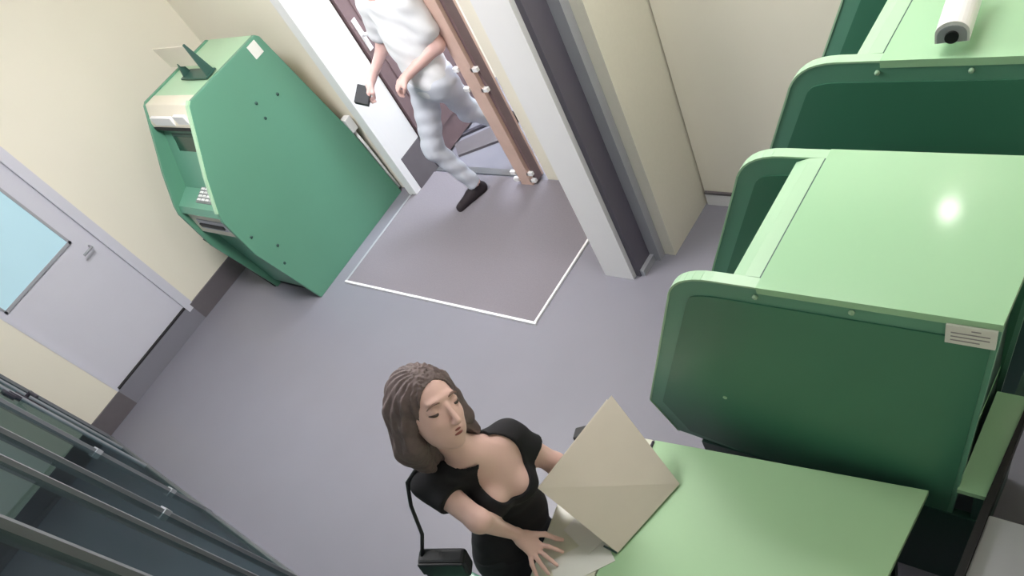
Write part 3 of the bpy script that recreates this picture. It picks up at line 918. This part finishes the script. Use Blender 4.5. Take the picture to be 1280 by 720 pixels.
def sheet(label, pts, z):
    o = prism('paper_sheet', M_paper, pts, 'z', z, z + 0.0018)
    return tag(o, label, 'paper', 'papers on the desk')
sheet('white paper sheet lying under the woman\'s fingers on the desk', [(-1.43, 0.36), (-1.33, 0.29), (-1.18, 0.47), (-1.28, 0.545)], 0.8005)
sheet('pale paper sheet tucked beneath the propped-up cream folder', [(-1.44, 0.50), (-1.29, 0.45), (-1.20, 0.68), (-1.37, 0.73)], 0.8030)

# tall green stool beside the woman
ch = thing('stool', 'tall stool with a green padded seat beside the woman at the lower edge', 'stool', (-1.66, 0.04, 0))
bm = bmesh.new()
bx(bm, -1.81, -1.53, -0.14, 0.205, 0.72, 0.785)
link('seat', bm, M_green2, ch, bevel=0.02, seg=3)
lg = [(-1.79, -0.12), (-1.55, -0.12), (-1.55, 0.18), (-1.79, 0.18)]
for x, y in lg:
    tube('leg', M_alu, [(x, y, 0.0), (x, y, 0.73)], 0.012, ch)
for (a, b) in zip(lg, lg[1:] + lg[:1]):
    tube('foot_rail', M_alu, [(*a, 0.28), (*b, 0.28)], 0.009, ch)
adopt(ch)

# ------------------------------------------------------------------ man walking in through the doorway
def build_man():
    root = thing('person', 'man in white T-shirt and pale trousers stepping in through the doorway', 'person', (-4.17, 2.85, 0))
    F = unit(V3(-0.15, -0.98, 0.0)); U = V3(0, 0, 1.0); L = np.cross(U, F)
    HP = V3(-4.07, 2.955, 0.93)
    CH = V3(-4.09, 2.985, 1.24)
    N = V3(-4.09, 2.970, 1.475)
    hc = V3(-4.10, 2.925, 1.645)
    headf, P, fr = head_parts(hc, unit(V3(-0.2, -0.95, -0.1)), unit(V3(-0.0, -0.1, 1)), unit(np.cross(unit(V3(-0.0, -0.1, 1)), unit(V3(-0.2, -0.95, -0.1)))), 1.06)
    ft = [F, L, U]
    RS, LS = V3(-4.285, 3.01, 1.405), V3(-3.905, 2.975, 1.405)
    RE, RW = V3(-4.40, 3.00, 1.13), V3(-4.485, 2.83, 1.015)
    LE, LW = V3(-3.865, 2.985, 1.12), V3(-4.02, 2.79, 1.07)
    torso = union([(0, ell(CH, V3(0.118, 0.175, 0.24), ft)), (0.08, ell((CH + HP) / 2, V3(0.108, 0.155, 0.2), ft)), (0.08, ell(HP, V3(0.115, 0.165, 0.13), ft)),
                   (0.06, cone(N - U * .05, LS, .06, .062)), (0.06, cone(N - U * .05, RS, .06, .062))])
    neck = cone(N - U * 0.04, hc - U * .05, 0.062, 0.058)
    arms = union([(0, cone(RS, RE, .055, .044)), (0.03, cone(RE, RW, .043, .028)), (0.0, cone(LS, LE, .055, .044)), (0.03, cone(LE, LW, .043, .028))])
    def mk_hand(W, E, curl):
        d = unit(W - E); s = unit(np.cross(V3(0, 0, 1), d)); up = np.cross(d, s)
        K_ = W + d * .085
        h = [(0, cone(W, W + d * .04, .027, .027)), (.02, cone(W + d * .04 + s * .018, K_ + s * .026, .02, .016)), (.02, cone(W + d * .04 - s * .018, K_ - s * .026, .02, .016))]
        for sd, ln in zip((.032, .011, -.011, -.032), (.95, 1.0, .95, .8)):
            kn = K_ + s * sd
            h += finger([kn, kn + d * .035 * ln - up * .012 * curl, kn + d * .045 * ln - up * .04 * curl, kn + d * .03 * ln - up * .06 * curl], .0105, .009)
        h += finger([W + d * .03 + s * .025, W + d * .07 + s * .05 - up * .02, W + d * .095 + s * .035 - up * .045], .014, .010, .01)
        return union(h), K_
    rh, RK = mk_hand(RW, RE, 1.0)
    lh, LK = mk_hand(LW, LE, 1.0)
    # planted right leg, trailing left leg
    rhip, rkn, ran = HP + V3(-0.085, -0.01, -0.03), V3(-4.265, 2.80, 0.50), V3(-4.19, 2.90, 0.095)
    lhip, lkn, lan = HP + V3(0.085, 0.01, -0.03), V3(-4.10, 3.115, 0.565), V3(-4.04, 3.36, 0.27)
    leg = union([(0, cone(rhip, rkn, .088, .062)), (0.03, cone(rkn, ran, .058, .040)), (0.0, cone(lhip, lkn, .088, .062)), (0.03, cone(lkn, lan, .058, .040))])
    toe = V3(-4.262, 2.715, 0.03)
    rfoot = union([(0, cone(ran + V3(0.01, 0.03, -0.055), ran + V3(-.03, -.06, -.05), .037, .036)), (.03, cone(ran + V3(-.03, -.06, -.05), toe, .038, .027)), (.03, cone(ran, ran + V3(0, 0, -.04), .038, .034))])
    lfd = unit(V3(-0.05, -0.55, -0.85))
    lfoot = union([(0, cone(lan + V3(0.0, 0.05, 0.0), lan + lfd * 0.09 + V3(0, 0.03, 0), .036, .036)), (.03, cone(lan + lfd * 0.09 + V3(0, .03, 0), lan + lfd * 0.20 + V3(0, .03, 0), .037, .026)), (.02, cone(lan, lan + V3(0, .03, 0), .04, .036))])
    def body(p):
        d = smin(torso(p), neck(p), .04)
        d = smin(d, headf(p), .02)
        d = smin(d, arms(p), .03)
        d = smin(d, np.minimum(rh(p), lh(p)), .012)
        d = smin(d, leg(p), .04)
        return smin(d, np.minimum(rfoot(p), lfoot(p)), .02)
    sdf_mesh('body', body, (-4.66, 2.60, -0.01), (-3.74, 3.50, 1.84), 0.008, M_skin2, root)
    face_details(root, P, fr, 1.06)
    sl = union([(0, cone(RS, RS + (RE - RS) * .62, .066, .062)), (0, cone(LS, LS + (LE - LS) * .62, .066, .066))])
    def tee(p):
        d = smin(torso(p), sl(p), .04) - 0.016 - 0.004 * np.sin(p[:, 2] * 45 + p[:, 0] * 30) * np.sin(p[:, 1] * 33 + p[:, 2] * 12)
        d = np.maximum(d, 0.80 - p[:, 2])
        return np.maximum(d, -(np.linalg.norm(p - (N + V3(0, -0.01, 0.05)), axis=1) - 0.095))
    sdf_mesh('shirt', tee, (-4.62, 2.68, 0.76), (-3.72, 3.24, 1.56), 0.008, M_tee, root)
    def trs(p):
        d = smin(leg(p), ell(HP, V3(.115, .165, .13), ft)(p), .05) - .016 - 0.003 * np.sin(p[:, 2] * 60 + p[:, 1] * 25)
        d = np.maximum(d, p[:, 2] - 0.98)
        ra_ = (p - (ran + (rkn - ran) * .02)) @ unit(rkn - ran)
        la_ = (p - (lan + (lkn - lan) * .02)) @ unit(lkn - lan)
        nr = np.linalg.norm(p - ran, axis=1) < .2
        nl = np.linalg.norm(p - lan, axis=1) < .2
        d = np.where(nr, np.maximum(d, -ra_), d)
        return np.where(nl, np.maximum(d, -la_), d)
    sdf_mesh('trousers', trs, (-4.42, 2.66, 0.04), (-3.80, 3.46, 1.02), 0.008, M_jeans, root)
    sdf_mesh('shoe', lambda p: np.maximum(rfoot(p) - .006, p[:, 2] - .105), (-4.36, 2.64, -0.03), (-4.08, 3.02, 0.16), 0.006, M_shoe, root)
    sdf_mesh('shoe', lambda p: np.maximum(lfoot(p) - .006, -((p - lan) @ V3(0, .3, -1) + 0.045)), (-4.18, 3.14, 0.0), (-3.92, 3.50, 0.36), 0.006, M_shoe, root)
    Ph = P
    cap = ell(Ph(-0.02, 0, 0.042), V3(.108, .088, .094) * 1.05, fr)
    cut = ell(Ph(.10, 0, -.045), V3(.095, .09, .115), fr)
    sdf_mesh('hair', lambda p: np.maximum(np.maximum(cap(p) + .003 * np.sin(p[:, 0] * 300) * np.sin(p[:, 1] * 280), -cut(p)), -((p - hc) @ fr[2] + 0.06)), hc - .16, hc + .16, .007, M_hair2, root)
    adopt(root)
    return RK
RK = build_man()

ph = thing('phone', 'dark phone held in the walking man\'s right hand', 'phone', tuple(RK))
bm = bmesh.new()
bx(bm, -0.050, 0.050, -0.062, 0.062, -0.016, 0.016)
c_ = link('case', bm, M_black, ph, bevel=0.006)
c_.rotation_euler = (0.5, 0.5, 0.35)
c_.location = (-0.015, -0.035, 0.0)
bm = bmesh.new()
bx(bm, -0.044, 0.044, -0.056, 0.056, 0.016, 0.0175)
link('screen', bm, M_black, c_)
